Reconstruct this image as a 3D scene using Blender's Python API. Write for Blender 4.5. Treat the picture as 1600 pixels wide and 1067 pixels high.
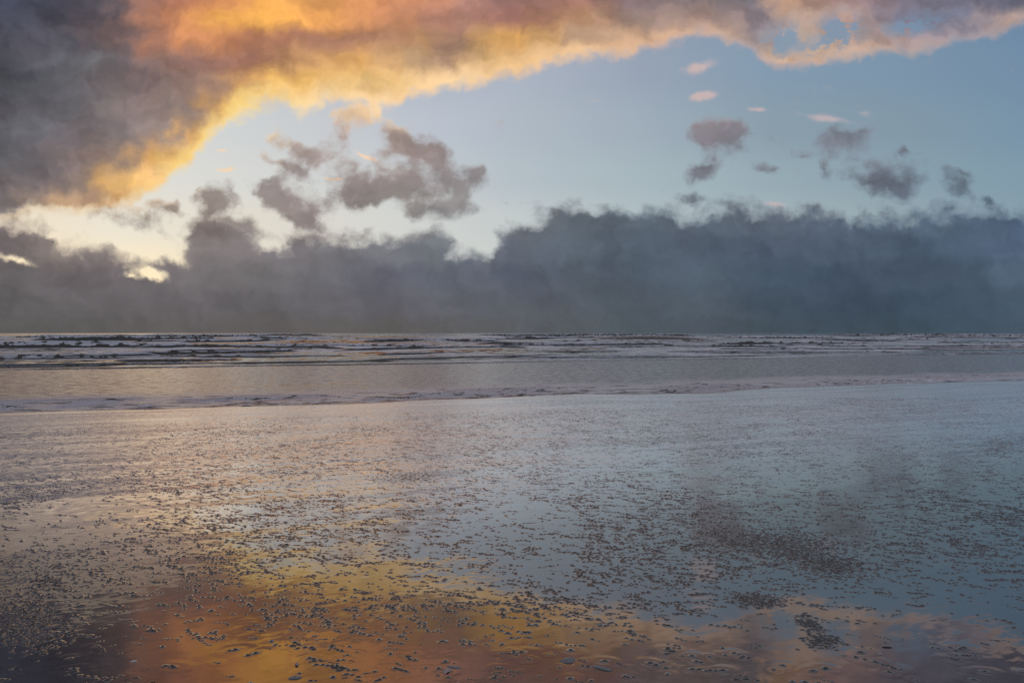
import bpy, bmesh, math, random
import numpy as np

# ------------------------------------------------------------------ scene, camera
for o in list(bpy.data.objects):
    bpy.data.objects.remove(o)
scene = bpy.context.scene
C = scene.collection
F = 1600 * 24.0 / 36.0          # focal length in photo pixels (24 mm lens)
HOR = 520.5                     # horizon row in the photograph
CAM_H = 1.6

cam_d = bpy.data.cameras.new('camera')
cam = bpy.data.objects.new('camera', cam_d)
C.objects.link(cam)
cam.location = (0, 0, CAM_H)
cam.rotation_euler = (math.radians(90), 0, 0)
cam_d.lens = 24.0
cam_d.sensor_width = 36.0
cam_d.shift_y = -(533.5 - HOR) / 1600.0
cam_d.clip_start = 0.05
cam_d.clip_end = 60000
scene.camera = cam
scene.view_settings.view_transform = 'Standard'
scene.view_settings.look = 'None'
scene.view_settings.exposure = 0.0
scene.view_settings.gamma = 1.0
scene.cycles.use_denoising = False
scene.cycles.use_adaptive_sampling = True
scene.cycles.adaptive_threshold = 0.012
scene.cycles.adaptive_min_samples = 24
scene.cycles.max_bounces = 6
scene.cycles.diffuse_bounces = 2
scene.cycles.glossy_bounces = 4
scene.cycles.caustics_reflective = False
scene.cycles.caustics_refractive = False

SUN_AZ = math.radians(-31)      # left of the view, low behind the gilded edge of the cloud
SUN_EL = math.radians(9.5)
sun_d = bpy.data.lights.new('sun', 'SUN')
sun_d.energy = 0.024
sun_d.angle = math.radians(20)
sun_d.color = (1.0, 0.72, 0.45)
sun = bpy.data.objects.new('sun', sun_d)
C.objects.link(sun)
sun.rotation_euler = (math.radians(90) - SUN_EL, 0, math.pi - SUN_AZ)

# ------------------------------------------------------------------ sky (world nodes)
def lin(c):
    out = []
    for v in c[:3]:
        v = v / 255.0
        out.append(v / 12.92 if v <= 0.04045 else ((v + 0.055) / 1.055) ** 2.4)
    return tuple(out) + (1.0,)

world = bpy.data.worlds.new('World')
scene.world = world
world.use_nodes = True
world.cycles.sampling_method = 'NONE'   # a smooth sky: found well enough by the scattered rays
WT = world.node_tree
WT.nodes.clear()

class NT:
    """small helper that writes shader node expressions"""
    def __init__(self, tree):
        self.t = tree
    def node(self, kind, **kw):
        n = self.t.nodes.new(kind)
        for k, v in kw.items():
            setattr(n, k, v)
        return n
    def put(self, sock, v):
        if isinstance(v, bpy.types.NodeSocket):
            self.t.links.new(v, sock)
        else:
            sock.default_value = v
    def m(self, op, a, b=None, c=None, clamp=False):
        n = self.node('ShaderNodeMath', operation=op, use_clamp=clamp)
        self.put(n.inputs[0], a)
        if b is not None: self.put(n.inputs[1], b)
        if c is not None: self.put(n.inputs[2], c)
        return n.outputs[0]
    def add(self, a, b): return self.m('ADD', a, b)
    def sub(self, a, b): return self.m('SUBTRACT', a, b)
    def mul(self, a, b): return self.m('MULTIPLY', a, b)
    def div(self, a, b): return self.m('DIVIDE', a, b)
    def mad(self, a, b, c): return self.m('MULTIPLY_ADD', a, b, c)
    def mx(self, a, b): return self.m('MAXIMUM', a, b)
    def mn(self, a, b): return self.m('MINIMUM', a, b)
    def step(self, x, a, b, lo=0.0, hi=1.0, smooth=True):
        n = self.node('ShaderNodeMapRange', clamp=True, interpolation_type='SMOOTHSTEP' if smooth else 'LINEAR')
        self.put(n.inputs['Value'], x)
        self.put(n.inputs['From Min'], a); self.put(n.inputs['From Max'], b)
        self.put(n.inputs['To Min'], lo); self.put(n.inputs['To Max'], hi)
        return n.outputs[0]
    def xyz(self, x, y, z=0.0):
        n = self.node('ShaderNodeCombineXYZ')
        for i, v in enumerate((x, y, z)): self.put(n.inputs[i], v)
        return n.outputs[0]
    def sep(self, v):
        n = self.node('ShaderNodeSeparateXYZ')
        self.put(n.inputs[0], v)
        return n.outputs
    def vm(self, op, a, b=None, scale=None):
        n = self.node('ShaderNodeVectorMath', operation=op)
        self.put(n.inputs[0], a)
        if b is not None: self.put(n.inputs[1], b)
        if scale is not None: self.put(n.inputs['Scale'], scale)
        return n.outputs['Value'] if op in ('LENGTH', 'DOT_PRODUCT') else n.outputs[0]
    def noise(self, vec, scale, detail=4.0, rough=0.55, dist=0.0, dim='3D', w=None, lac=2.0):
        n = self.node('ShaderNodeTexNoise', noise_dimensions=dim)
        self.put(n.inputs['Vector'], vec)
        self.put(n.inputs['Scale'], scale); self.put(n.inputs['Detail'], detail)
        self.put(n.inputs['Roughness'], rough); self.put(n.inputs['Distortion'], dist)
        self.put(n.inputs['Lacunarity'], lac)
        if w is not None: self.put(n.inputs['W'], w)
        return n.outputs['Fac'], n.outputs['Color']
    def mix(self, f, a, b, blend='MIX'):
        n = self.node('ShaderNodeMix', data_type='RGBA', blend_type=blend)
        self.put(n.inputs[0], f); self.put(n.inputs[6], a); self.put(n.inputs[7], b)
        return n.outputs[2]
    def mapping(self, vec, loc=(0,0,0), rot=(0,0,0), scale=(1,1,1), kind='POINT'):
        n = self.node('ShaderNodeMapping', vector_type=kind)
        self.put(n.inputs[0], vec)
        n.inputs['Location'].default_value = loc
        n.inputs['Rotation'].default_value = rot
        n.inputs['Scale'].default_value = scale
        return n.outputs[0]
    def ramp(self, fac, stops, interp='LINEAR'):
        n = self.node('ShaderNodeValToRGB')
        cr = n.color_ramp
        cr.interpolation = interp
        els = cr.elements
        while len(els) > 1: els.remove(els[-1])
        els[0].position = stops[0][0]; els[0].color = stops[0][1]
        for p, c in stops[1:]:
            e = els.new(p); e.color = c
        self.put(n.inputs[0], fac)
        return n.outputs[0]

def build_sky():
    g = NT(WT)
    tc = g.node('ShaderNodeTexCoord')
    d = g.vm('NORMALIZE', tc.outputs['Generated'])
    nx, ny, nz = g.sep(d)
    h = g.m('SQRT', g.add(g.mul(nx, nx), g.mul(ny, ny)))
    hy = g.mx(g.mx(ny, g.mul(h, 0.5)), 0.001)
    # sky coordinates: u runs along the horizon (8 = straight out to sea), v up from it
    U0 = g.mad(g.div(nx, hy), F / 100.0, 8.0)
    V0 = g.mn(g.mx(g.mul(g.div(nz, hy), F / 100.0), 0.0), 30.0)
    P0 = g.xyz(U0, V0, 0.0)
    # billowing warp, two scales
    _, w1 = g.noise(P0, 0.75, 3.0, 0.55, dim='2D')
    _, w2 = g.noise(P0, 2.6, 5.0, 0.56, dim='2D')
    wa = g.vm('SUBTRACT', w1, (0.5, 0.5, 0.5))
    wb = g.vm('SUBTRACT', w2, (0.5, 0.5, 0.5))
    Pw = g.vm('ADD', P0, g.vm('ADD', g.vm('MULTIPLY', wa, (0.40, 0.28, 0)), g.vm('MULTIPLY', wb, (0.34, 0.26, 0))))
    Ps = g.vm('ADD', P0, g.vm('ADD', g.vm('MULTIPLY', wa, (0.50, 0.32, 0)), g.vm('MULTIPLY', wb, (0.75, 0.34, 0))))
    Us, Vs, _z = g.sep(Ps)
    Uw, Vw, _z = g.sep(Pw)

    LO, HI = -6.0, 22.0
    un = g.step(Us, LO, HI, smooth=False)
    un_w = g.step(Uw, LO, HI, smooth=False)
    un0 = g.step(U0, LO, HI, smooth=False)
    pos = lambda px: (px / 100.0 - LO) / (HI - LO)
    def table(rows, u, v):
        """rows: (photo row, [(photo column, rgb) ...]) from low in the sky to high"""
        rows = sorted(rows, key=lambda r: -r[0])
        out, vp = None, None
        for py, cols in rows:
            c = g.ramp(u, [(pos(px), lin(rgb)) for px, rgb in cols])
            vv = (HOR - py) / 100.0
            out = c if out is None else g.mix(g.step(v, vp, vv), out, c)
            vp = vv
        return out

    # ---- clear air
    clear = table([
        (440, [(0,(244,222,176)),(250,(246,224,180)),(400,(226,216,196)),(800,(206,209,205)),(1200,(176,190,192)),(1600,(140,165,178))]),
        (345, [(0,(232,214,184)),(200,(224,217,200)),(400,(220,213,198)),(600,(212,212,206)),(800,(196,203,202)),(1000,(176,191,195)),(1200,(165,181,187)),(1400,(148,169,177)),(1600,(134,160,174))]),
        (280, [(0,(220,214,200)),(200,(216,214,205)),(400,(211,212,208)),(600,(203,207,207)),(800,(181,192,199)),(1000,(166,184,190)),(1200,(150,172,182)),(1400,(136,162,174)),(1600,(126,156,174))]),
        (200, [(0,(210,210,208)),(350,(206,209,209)),(500,(200,203,206)),(700,(185,193,205)),(800,(176,187,197)),(1000,(160,175,188)),(1200,(137,159,172)),(1400,(130,154,170)),(1600,(118,149,172))]),
        (110, [(0,(190,195,202)),(600,(178,185,199)),(800,(173,182,197)),(1000,(152,165,183)),(1200,(130,156,178)),(1400,(122,150,174)),(1600,(112,143,170))]),
        (0,   [(0,(150,160,178)),(600,(150,160,180)),(1000,(138,155,178)),(1200,(130,152,178)),(1600,(104,136,168))]),
        (-500,[(0,(90,112,145)),(800,(92,118,152)),(1600,(80,112,148))]),
    ], un0, V0)
    skyn = g.node('ShaderNodeTexSky', sky_type='NISHITA', sun_disc=False)
    skyn.sun_elevation = SUN_EL
    skyn.sun_rotation = SUN_AZ
    skyn.air_density = 1.0; skyn.dust_density = 0.6; skyn.ozone_density = 3.0
    clear = g.mix(0.05, clear, g.vm('SCALE', skyn.outputs[0], scale=0.12))

    lumc = g.vm('DOT_PRODUCT', clear, (0.3, 0.55, 0.15))
    clear = g.mix(0.12, clear, g.xyz(lumc, lumc, lumc))

    # ---- cloud colours
    cloud = table([
        (515, [(0,(96,94,96)),(400,(100,97,98)),(650,(98,96,98)),(800,(92,96,102)),(900,(88,94,102)),(1000,(80,90,100)),(1100,(80,90,102)),(1200,(71,85,97)),(1300,(64,78,92)),(1400,(64,80,94)),(1500,(67,84,100)),(1600,(74,90,108))]),
        (470, [(0,(102,100,104)),(300,(108,105,110)),(500,(104,103,110)),(600,(102,102,112)),(700,(100,102,112)),(800,(92,98,110)),(900,(88,96,108)),(1000,(84,94,106)),(1100,(84,96,110)),(1200,(70,84,100)),(1300,(66,80,98)),(1400,(66,82,100)),(1600,(75,93,112))]),
        (430, [(0,(114,110,113)),(100,(110,105,110)),(200,(116,110,114)),(300,(122,118,122)),(400,(114,112,116)),(500,(112,112,120)),(600,(102,104,118)),(700,(104,110,124)),(800,(92,100,116)),(900,(88,98,112)),(1000,(82,94,110)),(1100,(85,99,115)),(1200,(74,90,108)),(1300,(70,86,106)),(1400,(72,86,106)),(1500,(76,92,112)),(1600,(86,104,126))]),
        (390, [(0,(122,114,118)),(100,(138,128,125)),(150,(128,118,118)),(200,(123,113,115)),(300,(133,125,126)),(400,(128,122,126)),(500,(122,120,126)),(600,(118,120,128)),(700,(118,124,134)),(800,(98,106,120)),(900,(92,104,118)),(1000,(88,100,116)),(1100,(84,96,114)),(1200,(82,96,116)),(1300,(80,94,114)),(1400,(78,94,114)),(1500,(76,94,116)),(1600,(84,103,128))]),
        (350, [(0,(130,120,122)),(100,(146,134,128)),(200,(134,123,122)),(300,(138,125,122)),(400,(150,140,138)),(500,(130,120,120)),(600,(130,122,124)),(700,(130,130,136)),(800,(110,115,125)),(900,(98,108,120)),(1000,(92,104,119)),(1100,(93,105,121)),(1200,(93,105,122)),(1300,(88,102,122)),(1400,(85,100,120)),(1500,(83,99,120)),(1600,(82,102,128))]),
        (315, [(0,(125,115,116)),(40,(150,130,118)),(90,(205,165,125)),(140,(185,150,122)),(200,(215,170,120)),(260,(180,160,145)),(320,(140,128,124)),(400,(150,140,138)),(500,(138,126,126)),(600,(146,138,136)),(700,(150,146,148)),(850,(118,122,130)),(1000,(104,116,128)),(1200,(112,118,130)),(1350,(96,104,120)),(1500,(96,112,130)),(1600,(96,118,140))]),
        (285, [(0,(110,103,105)),(60,(124,111,112)),(130,(148,128,115)),(165,(210,162,102)),(220,(245,192,112)),(270,(235,195,140)),(330,(150,136,130)),(430,(148,138,138)),(500,(150,138,138)),(620,(142,130,130)),(720,(140,134,138)),(900,(130,134,140)),(1100,(118,122,136)),(1250,(118,124,136)),(1390,(96,102,118)),(1500,(108,122,138)),(1600,(110,130,150))]),
        (245, [(0,(98,98,104)),(50,(112,106,110)),(100,(125,110,110)),(200,(148,124,108)),(240,(215,160,88)),(280,(250,205,118)),(330,(240,205,150)),(440,(165,152,150)),(560,(168,152,148)),(650,(148,132,130)),(740,(142,134,136)),(900,(140,138,144)),(1100,(120,120,132)),(1330,(116,122,136)),(1600,(120,135,152))]),
        (208, [(0,(92,92,98)),(50,(107,107,114)),(100,(114,105,110)),(200,(128,116,116)),(255,(158,138,130)),(290,(230,175,105)),(335,(252,212,135)),(380,(252,220,160)),(450,(180,165,158)),(550,(172,154,148)),(640,(160,142,136)),(760,(160,146,146)),(1000,(140,134,140)),(1120,(128,122,132)),(1330,(122,128,142)),(1600,(125,140,158))]),
        (170, [(0,(85,83,90)),(100,(104,102,107)),(200,(134,118,115)),(300,(146,125,117)),(340,(212,158,90)),(380,(252,203,105)),(450,(254,216,150)),(540,(240,205,165)),(600,(252,216,165)),(800,(190,170,165)),(1100,(150,140,145)),(1600,(130,140,158))]),
        (132, [(0,(83,83,91)),(60,(95,95,103)),(100,(100,98,104)),(200,(118,104,105)),(300,(152,123,112)),(350,(162,127,106)),(385,(205,150,90)),(430,(240,182,90)),(500,(240,188,105)),(600,(242,195,120)),(700,(250,210,150)),(900,(230,190,160)),(1200,(190,165,155)),(1600,(150,150,160))]),
        (96,  [(0,(80,80,90)),(60,(95,94,103)),(100,(90,90,96)),(140,(108,107,111)),(200,(112,98,102)),(250,(148,116,105)),(300,(150,113,104)),(400,(170,118,96)),(450,(182,132,93)),(500,(200,150,95)),(560,(216,160,88)),(600,(205,158,104)),(640,(185,148,110)),(700,(182,144,118)),(745,(212,168,110)),(800,(228,180,120)),(900,(245,200,148)),(1100,(220,180,150)),(1250,(222,182,150)),(1400,(180,160,155)),(1600,(150,150,165))]),
        (62,  [(0,(78,78,90)),(100,(83,81,90)),(200,(124,101,98)),(250,(188,127,98)),(300,(216,143,92)),(350,(200,132,86)),(400,(182,122,92)),(500,(172,121,96)),(600,(178,128,98)),(660,(188,142,98)),(700,(165,125,108)),(750,(205,155,95)),(810,(228,168,90)),(860,(205,158,105)),(900,(178,144,116)),(1000,(196,158,128)),(1100,(216,176,142)),(1180,(150,135,135)),(1250,(178,162,152)),(1320,(196,160,138)),(1400,(170,146,145)),(1500,(150,142,155)),(1600,(190,160,150))]),
        (28,  [(0,(75,77,92)),(100,(78,76,88)),(170,(98,86,92)),(210,(150,110,96)),(250,(190,125,90)),(300,(226,150,90)),(350,(247,172,78)),(420,(249,176,72)),(500,(238,162,82)),(580,(212,142,92)),(660,(178,124,100)),(720,(165,120,106)),(800,(160,110,98)),(900,(184,138,104)),(1000,(150,126,118)),(1100,(160,134,124)),(1180,(128,117,125)),(1250,(186,158,142)),(1320,(178,148,138)),(1400,(126,121,138)),(1500,(120,121,140)),(1560,(172,148,142)),(1600,(178,152,142))]),
        (0,   [(0,(72,76,94)),(100,(76,75,88)),(170,(95,86,92)),(210,(150,108,96)),(300,(188,122,90)),(360,(225,148,86)),(410,(246,172,72)),(500,(232,160,86)),(600,(222,146,95)),(690,(204,140,112)),(760,(150,112,106)),(900,(170,122,105)),(1000,(140,118,120)),(1100,(138,122,122)),(1180,(125,118,128)),(1220,(192,152,124)),(1300,(160,128,125)),(1400,(124,115,128)),(1500,(108,108,125)),(1600,(98,98,115))]),
        (-160,[(0,(72,76,92)),(200,(112,95,98)),(450,(150,110,92)),(700,(128,104,100)),(1000,(118,106,110)),(1300,(115,112,120)),(1600,(104,108,124))]),
        (-600,[(0,(120,124,140)),(450,(165,152,150)),(1000,(158,156,164)),(1600,(140,148,166))]),
    ], un, Vs)
    nd, _c = g.noise(g.vm('MULTIPLY', P0, (1.0, 1.25, 0)), 2.6, 8.0, 0.6, dim='2D')
    ndc = g.sub(nd, 0.5)
    # relief: light comes from the low left, so difference two samples of the same billows
    Pd = g.vm('MULTIPLY', Ps, (1.0, 1.25, 0))
    n1, _c = g.noise(Pd, 0.95, 4.0, 0.5, dim='2D')
    n2, _c = g.noise(g.vm('ADD', Pd, (-0.14, -0.16, 0)), 0.95, 3.0, 0.5, dim='2D')
    relief = g.sub(n2, n1)
    nb, _c = g.noise(g.mapping(Ps, (0, 0, 0), (0, 0, math.radians(-14)), (0.45, 1.7, 1)), 1.0, 5.0, 0.58, dim='2D')
    shade = g.add(1.0, g.add(g.mul(g.mul(relief, -1.15), g.step(V0, 0.2, 2.2, 0.45, 1.0)), g.mul(g.mul(g.sub(nb, 0.5), 0.55), g.step(V0, 0.5, 2.5, 0.40, 1.0))))
    shade = g.add(shade, g.mul(ndc, g.step(V0, 0.8, 3.0, 0.14, 0.22)))
    shade = g.mn(g.mx(shade, 0.6), 1.5)
    cloud = g.mix(1.0, cloud, g.xyz(shade, shade, shade), 'MULTIPLY')

    # rounded billows for the cumulus tops
    vo = g.node('ShaderNodeTexVoronoi', voronoi_dimensions='2D', feature='SMOOTH_F1', normalize=True)
    g.put(vo.inputs['Vector'], g.vm('ADD', g.vm('MULTIPLY', P0, (1.0, 1.2, 0)), g.vm('MULTIPLY', wb, (0.35, 0.35, 0))))
    vo.inputs['Scale'].default_value = 3.6
    vo.inputs['Detail'].default_value = 2.0
    vo.inputs['Roughness'].default_value = 0.5
    vo.inputs['Smoothness'].default_value = 0.35
    puff = g.sub(0.34, vo.outputs['Distance'])
    nf, _c = g.noise(g.vm('MULTIPLY', Pw, (1.0, 1.2, 0)), 1.7, 6.0, 0.5, dim='2D')
    nfc = g.sub(nf, 0.5)

    def curve(u, pts):
        return g.sep(g.ramp(u, [(pos(px), ((HOR - py) / 520.0,) * 3 + (1,)) for px, py in pts]))[0]

    # ---- upper deck with its gilded lower edge
    yd = g.mul(curve(un_w, [(0,350),(45,333),(110,336),(200,322),(250,302),(290,262),(318,228),(345,200),(385,178),(430,170),(475,182),(520,164),(590,176),(634,172),(645,150),(690,151),(725,138),(800,130),(860,112),(950,97),(1040,75),(1110,57),(1140,72),(1185,88),(1215,108),(1250,108),(1320,97),(1390,86),(1480,72),(1550,58),(1600,40)]), 5.2)
    sd = g.add(g.sub(Vw, yd), g.add(g.mul(nfc, 0.22), g.mul(puff, 0.20)))
    hole = None
    def blobs(specs, vec):
        acc = None
        for (px, py, rx, ry, tilt, st) in specs:
            mp = g.mapping(vec, (px / 100.0, (HOR - py) / 100.0, 0), (0, 0, math.radians(-tilt)), (rx / 100.0, ry / 100.0, 1), 'TEXTURE')
            gr = g.node('ShaderNodeTexGradient', gradient_type='QUADRATIC_SPHERE')
            g.put(gr.inputs[0], mp)
            acc = g.mul(gr.outputs['Fac'], st) if acc is None else g.mad(gr.outputs['Fac'], st, acc)
        return acc
    hole = blobs([(1225,60,60,45,0,0.9),(1310,50,60,40,-10,0.9),(1420,42,90,26,-12,0.7),(1290,72,60,18,-10,0.8)], Pw)
    hole = g.mul(hole, g.step(nd, 0.37, 0.53))
    a_deck = g.mul(g.step(sd, -0.06, 0.24), g.sub(1.0, g.mn(g.mul(hole, 2.6), 0.9)))
    rimc = g.ramp(un0, [(pos(px), lin(c)) for px, c in [(0,(235,190,130)),(90,(246,204,142)),(200,(250,206,132)),(300,(255,216,124)),(400,(255,226,150)),(500,(255,222,168)),(620,(255,216,166)),(720,(253,214,165)),(800,(252,206,148)),(900,(248,203,155)),(1000,(238,192,156)),(1100,(226,182,154)),(1200,(214,174,156)),(1300,(228,186,152)),(1400,(230,187,152)),(1500,(205,172,158)),(1600,(200,168,152))]])
    rimw = g.sep(g.ramp(un0, [(pos(px), (w, w, w, 1)) for px, w in [(0,0.15),(150,0.25),(300,0.5),(450,0.6),(620,0.6),(800,0.48),(1000,0.42),(1150,0.25),(1400,0.26),(1600,0.2)]]))[0]
    rimf = g.mul(g.mul(g.sub(1.0, g.step(sd, 0.02, rimw)), 0.92), g.step(g.add(nfc, g.mul(ndc, 0.6)), -0.22, 0.12, 0.5, 1.0))
    lum = g.vm('DOT_PRODUCT', cloud, (0.3, 0.55, 0.15))
    deck_c = g.mix(rimf, g.mix(0.08, cloud, g.xyz(lum, lum, lum)), rimc)

    # ---- low bank and loose scud
    yb = g.mul(curve(un_w, [(0,338),(60,342),(95,358),(130,370),(165,352),(195,384),(225,396),(262,378),(300,346),(330,316),(352,334),(385,356),(430,378),(470,352),(555,362),(575,370),(610,358),(650,356),(692,360),(712,382),(742,390),(764,380),(790,348),(850,325),(885,318),(1000,331),(1100,328),(1170,318),(1300,325),(1600,322)]), 5.2)
    sb = g.sub(yb, Vw)
    frag = blobs([
        (560,275,330,130,0,0.48),(1300,250,380,100,0,0.3),(230,345,220,60,10,0.62),(900,320,260,40,0,0.4),
        (562,180,70,35,-12,1.15),(534,205,27,49,0,0.6325),(462,230,89,23,20,1.0925),(443,256,76,20,25,0.9775),
        (628,212,58,32,35,1),(672,250,95,52,38,1.3),(748,272,42,34,-30,1.2),(640,292,75,44,20,1),(705,305,60,50,0,0.9),(670,332,90,36,0,1.1),(600,300,50,26,10,0.7),
        (566,304,49,32,15,1.15),(440,304,57,43,10,1.265),(486,338,62,54,10,1.265),(335,306,49,49,40,1.035),(372,346,94,46,42,1.035),(268,326,54,22,20,0.805),(188,308,19,19,0,0.805),
        (1125,205,100,43,6,1.265),(1108,258,68,45,-25,1.0925),(1328,216,71,39,-4,1.0925),(1252,242,36,17,0,0.69),(1202,266,39,18,25,0.69),(1290,266,16,23,0,0.69),
        (1392,288,102,45,6,1.4375),(1500,292,52,41,0,1.035),(1500,268,39,12,10,0.69),(1088,312,52,29,0,0.805),(1410,236,27,10,35,0.5175),(1545,318,39,23,0,0.575)], Pw)
    gaps = blobs([(190,378,180,60,10,0.85),(22,404,56,14,14,1.5),(233,430,50,15,16,1.6),(205,432,22,9,20,0.8),(235,396,90,20,17,1.3),(272,390,60,28,-25,1.1),(160,372,60,16,20,0.8),(82,367,30,9,4,0.7),(205,372,50,12,25,0.8),(415,388,22,16,0,0.8),(300,366,30,10,0,0.4),(755,372,16,30,0,0.8)], Pw)
    dens_b = g.add(g.mul(sb, 2.9), g.add(g.mul(puff, 0.75), g.add(g.mul(nfc, 1.8), g.mul(ndc, 1.0))))
    dens_f = g.add(g.mad(frag, 1.5, g.step(frag, 0.0, 0.4, -0.6, 0.0)), g.add(g.mul(nfc, 2.2), g.add(g.mul(ndc, 1.9), g.mul(puff, 0.8))))
    a_frag = g.step(dens_f, -0.05, 1.35, 0.0, 0.94)
    dens = g.sub(g.mn(dens_b, 0.95), g.mul(gaps, g.add(1.3, g.add(g.mul(ndc, 3.0), g.mul(nfc, 2.0)))))
    a_bank = g.step(dens, -0.30, 0.82)
    a_bank = g.mx(a_bank, g.mul(a_frag, g.sub(1.0, g.mn(g.mul(gaps, 0.7), 1.0))))
    core = g.step(g.mx(dens, g.mul(dens_f, 0.7)), 0.3, 0.95, 1.06, 0.92)
    bank_c = g.mix(1.0, cloud, g.xyz(g.mul(core, 1.02), core, g.mul(core, 0.96)), 'MULTIPLY')

    # ---- lit high wisps
    wisp = blobs([(1092,106,58,20,-16,1.0),(1100,151,42,15,-8,1.3),(1182,172,34,10,3,0.9),(1290,186,80,12,8,0.9),(1350,176,30,16,0,0.5),(1208,318,36,10,0,0.8),
                  (346,236,26,4,3,1.2),(356,265,34,6,-3,1.1),(524,279,36,4,6,1.6),(576,246,40,9,22,1.1),(476,243,16,3,0,1.2),(935,158,20,4,0,0.4)],
                 g.vm('ADD', P0, g.vm('MULTIPLY', wb, (0.3, 0.10, 0))))
    a_w = g.step(g.add(wisp, g.mul(ndc, 0.7)), 0.1, 0.75, 0.0, 0.8)
    wispc = g.ramp(un0, [(pos(300), lin((250,215,175))), (pos(600), lin((250,212,178))), (pos(1000), lin((214,184,176))), (pos(1350), lin((190,176,182)))])

    col = g.mix(a_w, clear, wispc)
    col = g.mix(a_deck, col, deck_c)
    col = g.mix(a_bank, col, bank_c)
    # behind the viewer the same overcast goes on, away from the sunset
    rear = g.vm('SCALE', g.mix(nb, lin((120,126,142)), lin((150,152,162))), scale=1.0)
    col = g.mix(g.step(g.div(ny, g.mx(h, 0.001)), 0.35, -0.35), col, rear)
    bg = g.node('ShaderNodeBackground')
    g.put(bg.inputs['Color'], col)
    bg.inputs['Strength'].default_value = 1.0
    out = g.node('ShaderNodeOutputWorld')
    WT.links.new(bg.outputs[0], out.inputs[0])

build_sky()

# ------------------------------------------------------------------ helpers
rng = np.random.default_rng(7)

def _hash(ix, iy, seed):
    n = (ix.astype(np.int64) * 374761393 + iy.astype(np.int64) * 668265263 + seed * 1442695040) & 0x7fffffff
    n = ((n ^ (n >> 13)) * 1274126177) & 0x7fffffff
    return ((n ^ (n >> 16)) & 0xffffff) / float(0xffffff)

def vnoise(x, y, seed=0):
    x = np.asarray(x, float); y = np.asarray(y, float)
    ix = np.floor(x); iy = np.floor(y)
    fx = x - ix; fy = y - iy
    fx = fx * fx * (3 - 2 * fx); fy = fy * fy * (3 - 2 * fy)
    a = _hash(ix, iy, seed); b = _hash(ix + 1, iy, seed)
    c = _hash(ix, iy + 1, seed); d = _hash(ix + 1, iy + 1, seed)
    return (a * (1 - fx) + b * fx) * (1 - fy) + (c * (1 - fx) + d * fx) * fy

def fbm(x, y, seed=0, octv=4, rough=0.5):
    s = 0.0; amp = 1.0; tot = 0.0
    for k in range(octv):
        s = s + amp * vnoise(np.asarray(x) * 2 ** k + 17.3 * k, np.asarray(y) * 2 ** k - 9.1 * k, seed + k)
        tot += amp; amp *= rough
    return s / tot

def sstep(x, a, b):
    t = np.clip((np.asarray(x, float) - a) / (b - a), 0, 1)
    return t * t * (3 - 2 * t)

# the waterline runs obliquely across the beach: s = metres seaward of it, a = metres along it
SN = np.array([-0.331, 0.944]); SA = np.array([0.944, 0.331]); SC = 33.4
def s_of(x, y): return SN[0] * x + SN[1] * y - SC
def a_of(x, y): return SA[0] * x + SA[1] * y
def xy_of(a, s): return SA[0] * a + SN[0] * (s + SC), SA[1] * a + SN[1] * (s + SC)
def ground_at(px, py):
    """beach point seen at a photo position"""
    d = CAM_H * F / (py - HOR)
    return (px - 800.0) / F * d, d
def photo_of(x, y, z=0.0):
    return 800.0 + F * x / y, HOR + F * (CAM_H - z) / y

def mesh_obj(name, verts, faces, mat=None, parent=None, smooth=True, attrs=None):
    me = bpy.data.meshes.new(name)
    verts = np.asarray(verts, np.float32)
    faces = np.asarray(faces, np.int32)
    k = faces.shape[1]
    me.vertices.add(len(verts)); me.vertices.foreach_set('co', verts.ravel())
    me.loops.add(faces.size); me.loops.foreach_set('vertex_index', faces.ravel())
    me.polygons.add(len(faces))
    me.polygons.foreach_set('loop_start', np.arange(0, faces.size, k, dtype=np.int32))
    me.polygons.foreach_set('loop_total', np.full(len(faces), k, np.int32))
    me.polygons.foreach_set('use_smooth', np.full(len(faces), smooth, bool))
    me.update(calc_edges=True)
    me.validate()
    for an, av in (attrs or {}).items():
        at = me.attributes.new(an, 'FLOAT', 'POINT')
        at.data.foreach_set('value', np.asarray(av, np.float32).ravel())
    for q_ in (mat if isinstance(mat, (list, tuple)) else [mat] if mat else []): me.materials.append(q_)
    return link(name, me, parent)

def link(name, me, parent=None):
    o = bpy.data.objects.new(name, me)
    C.objects.link(o)
    if parent: o.parent = parent
    return o

def grid_faces(nr, nc):
    i = np.arange((nr - 1) * nc).reshape(nr - 1, nc)[:, :-1].ravel()
    return np.stack([i, i + 1, i + nc + 1, i + nc], 1)

def tag(o, label=None, cat=None, group=None, kind=None):
    if label: o['label'] = label
    if cat: o['category'] = cat
    if group: o['group'] = group
    if kind: o['kind'] = kind
    return o

def material(name):
    m = bpy.data.materials.new(name)
    m.use_nodes = True
    m.node_tree.nodes.clear()
    g = NT(m.node_tree)
    out = g.node('ShaderNodeOutputMaterial')
    p = g.node('ShaderNodeBsdfPrincipled')
    m.node_tree.links.new(p.outputs[0], out.inputs[0])
    return m, g, p

def bump(g, height, dist, normal=None, strength=1.0):
    n = g.node('ShaderNodeBump')
    g.put(n.inputs['Height'], height)
    g.put(n.inputs['Distance'], dist)
    g.put(n.inputs['Strength'], strength)
    if normal is not None: g.put(n.inputs['Normal'], normal)
    return n.outputs[0]

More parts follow.
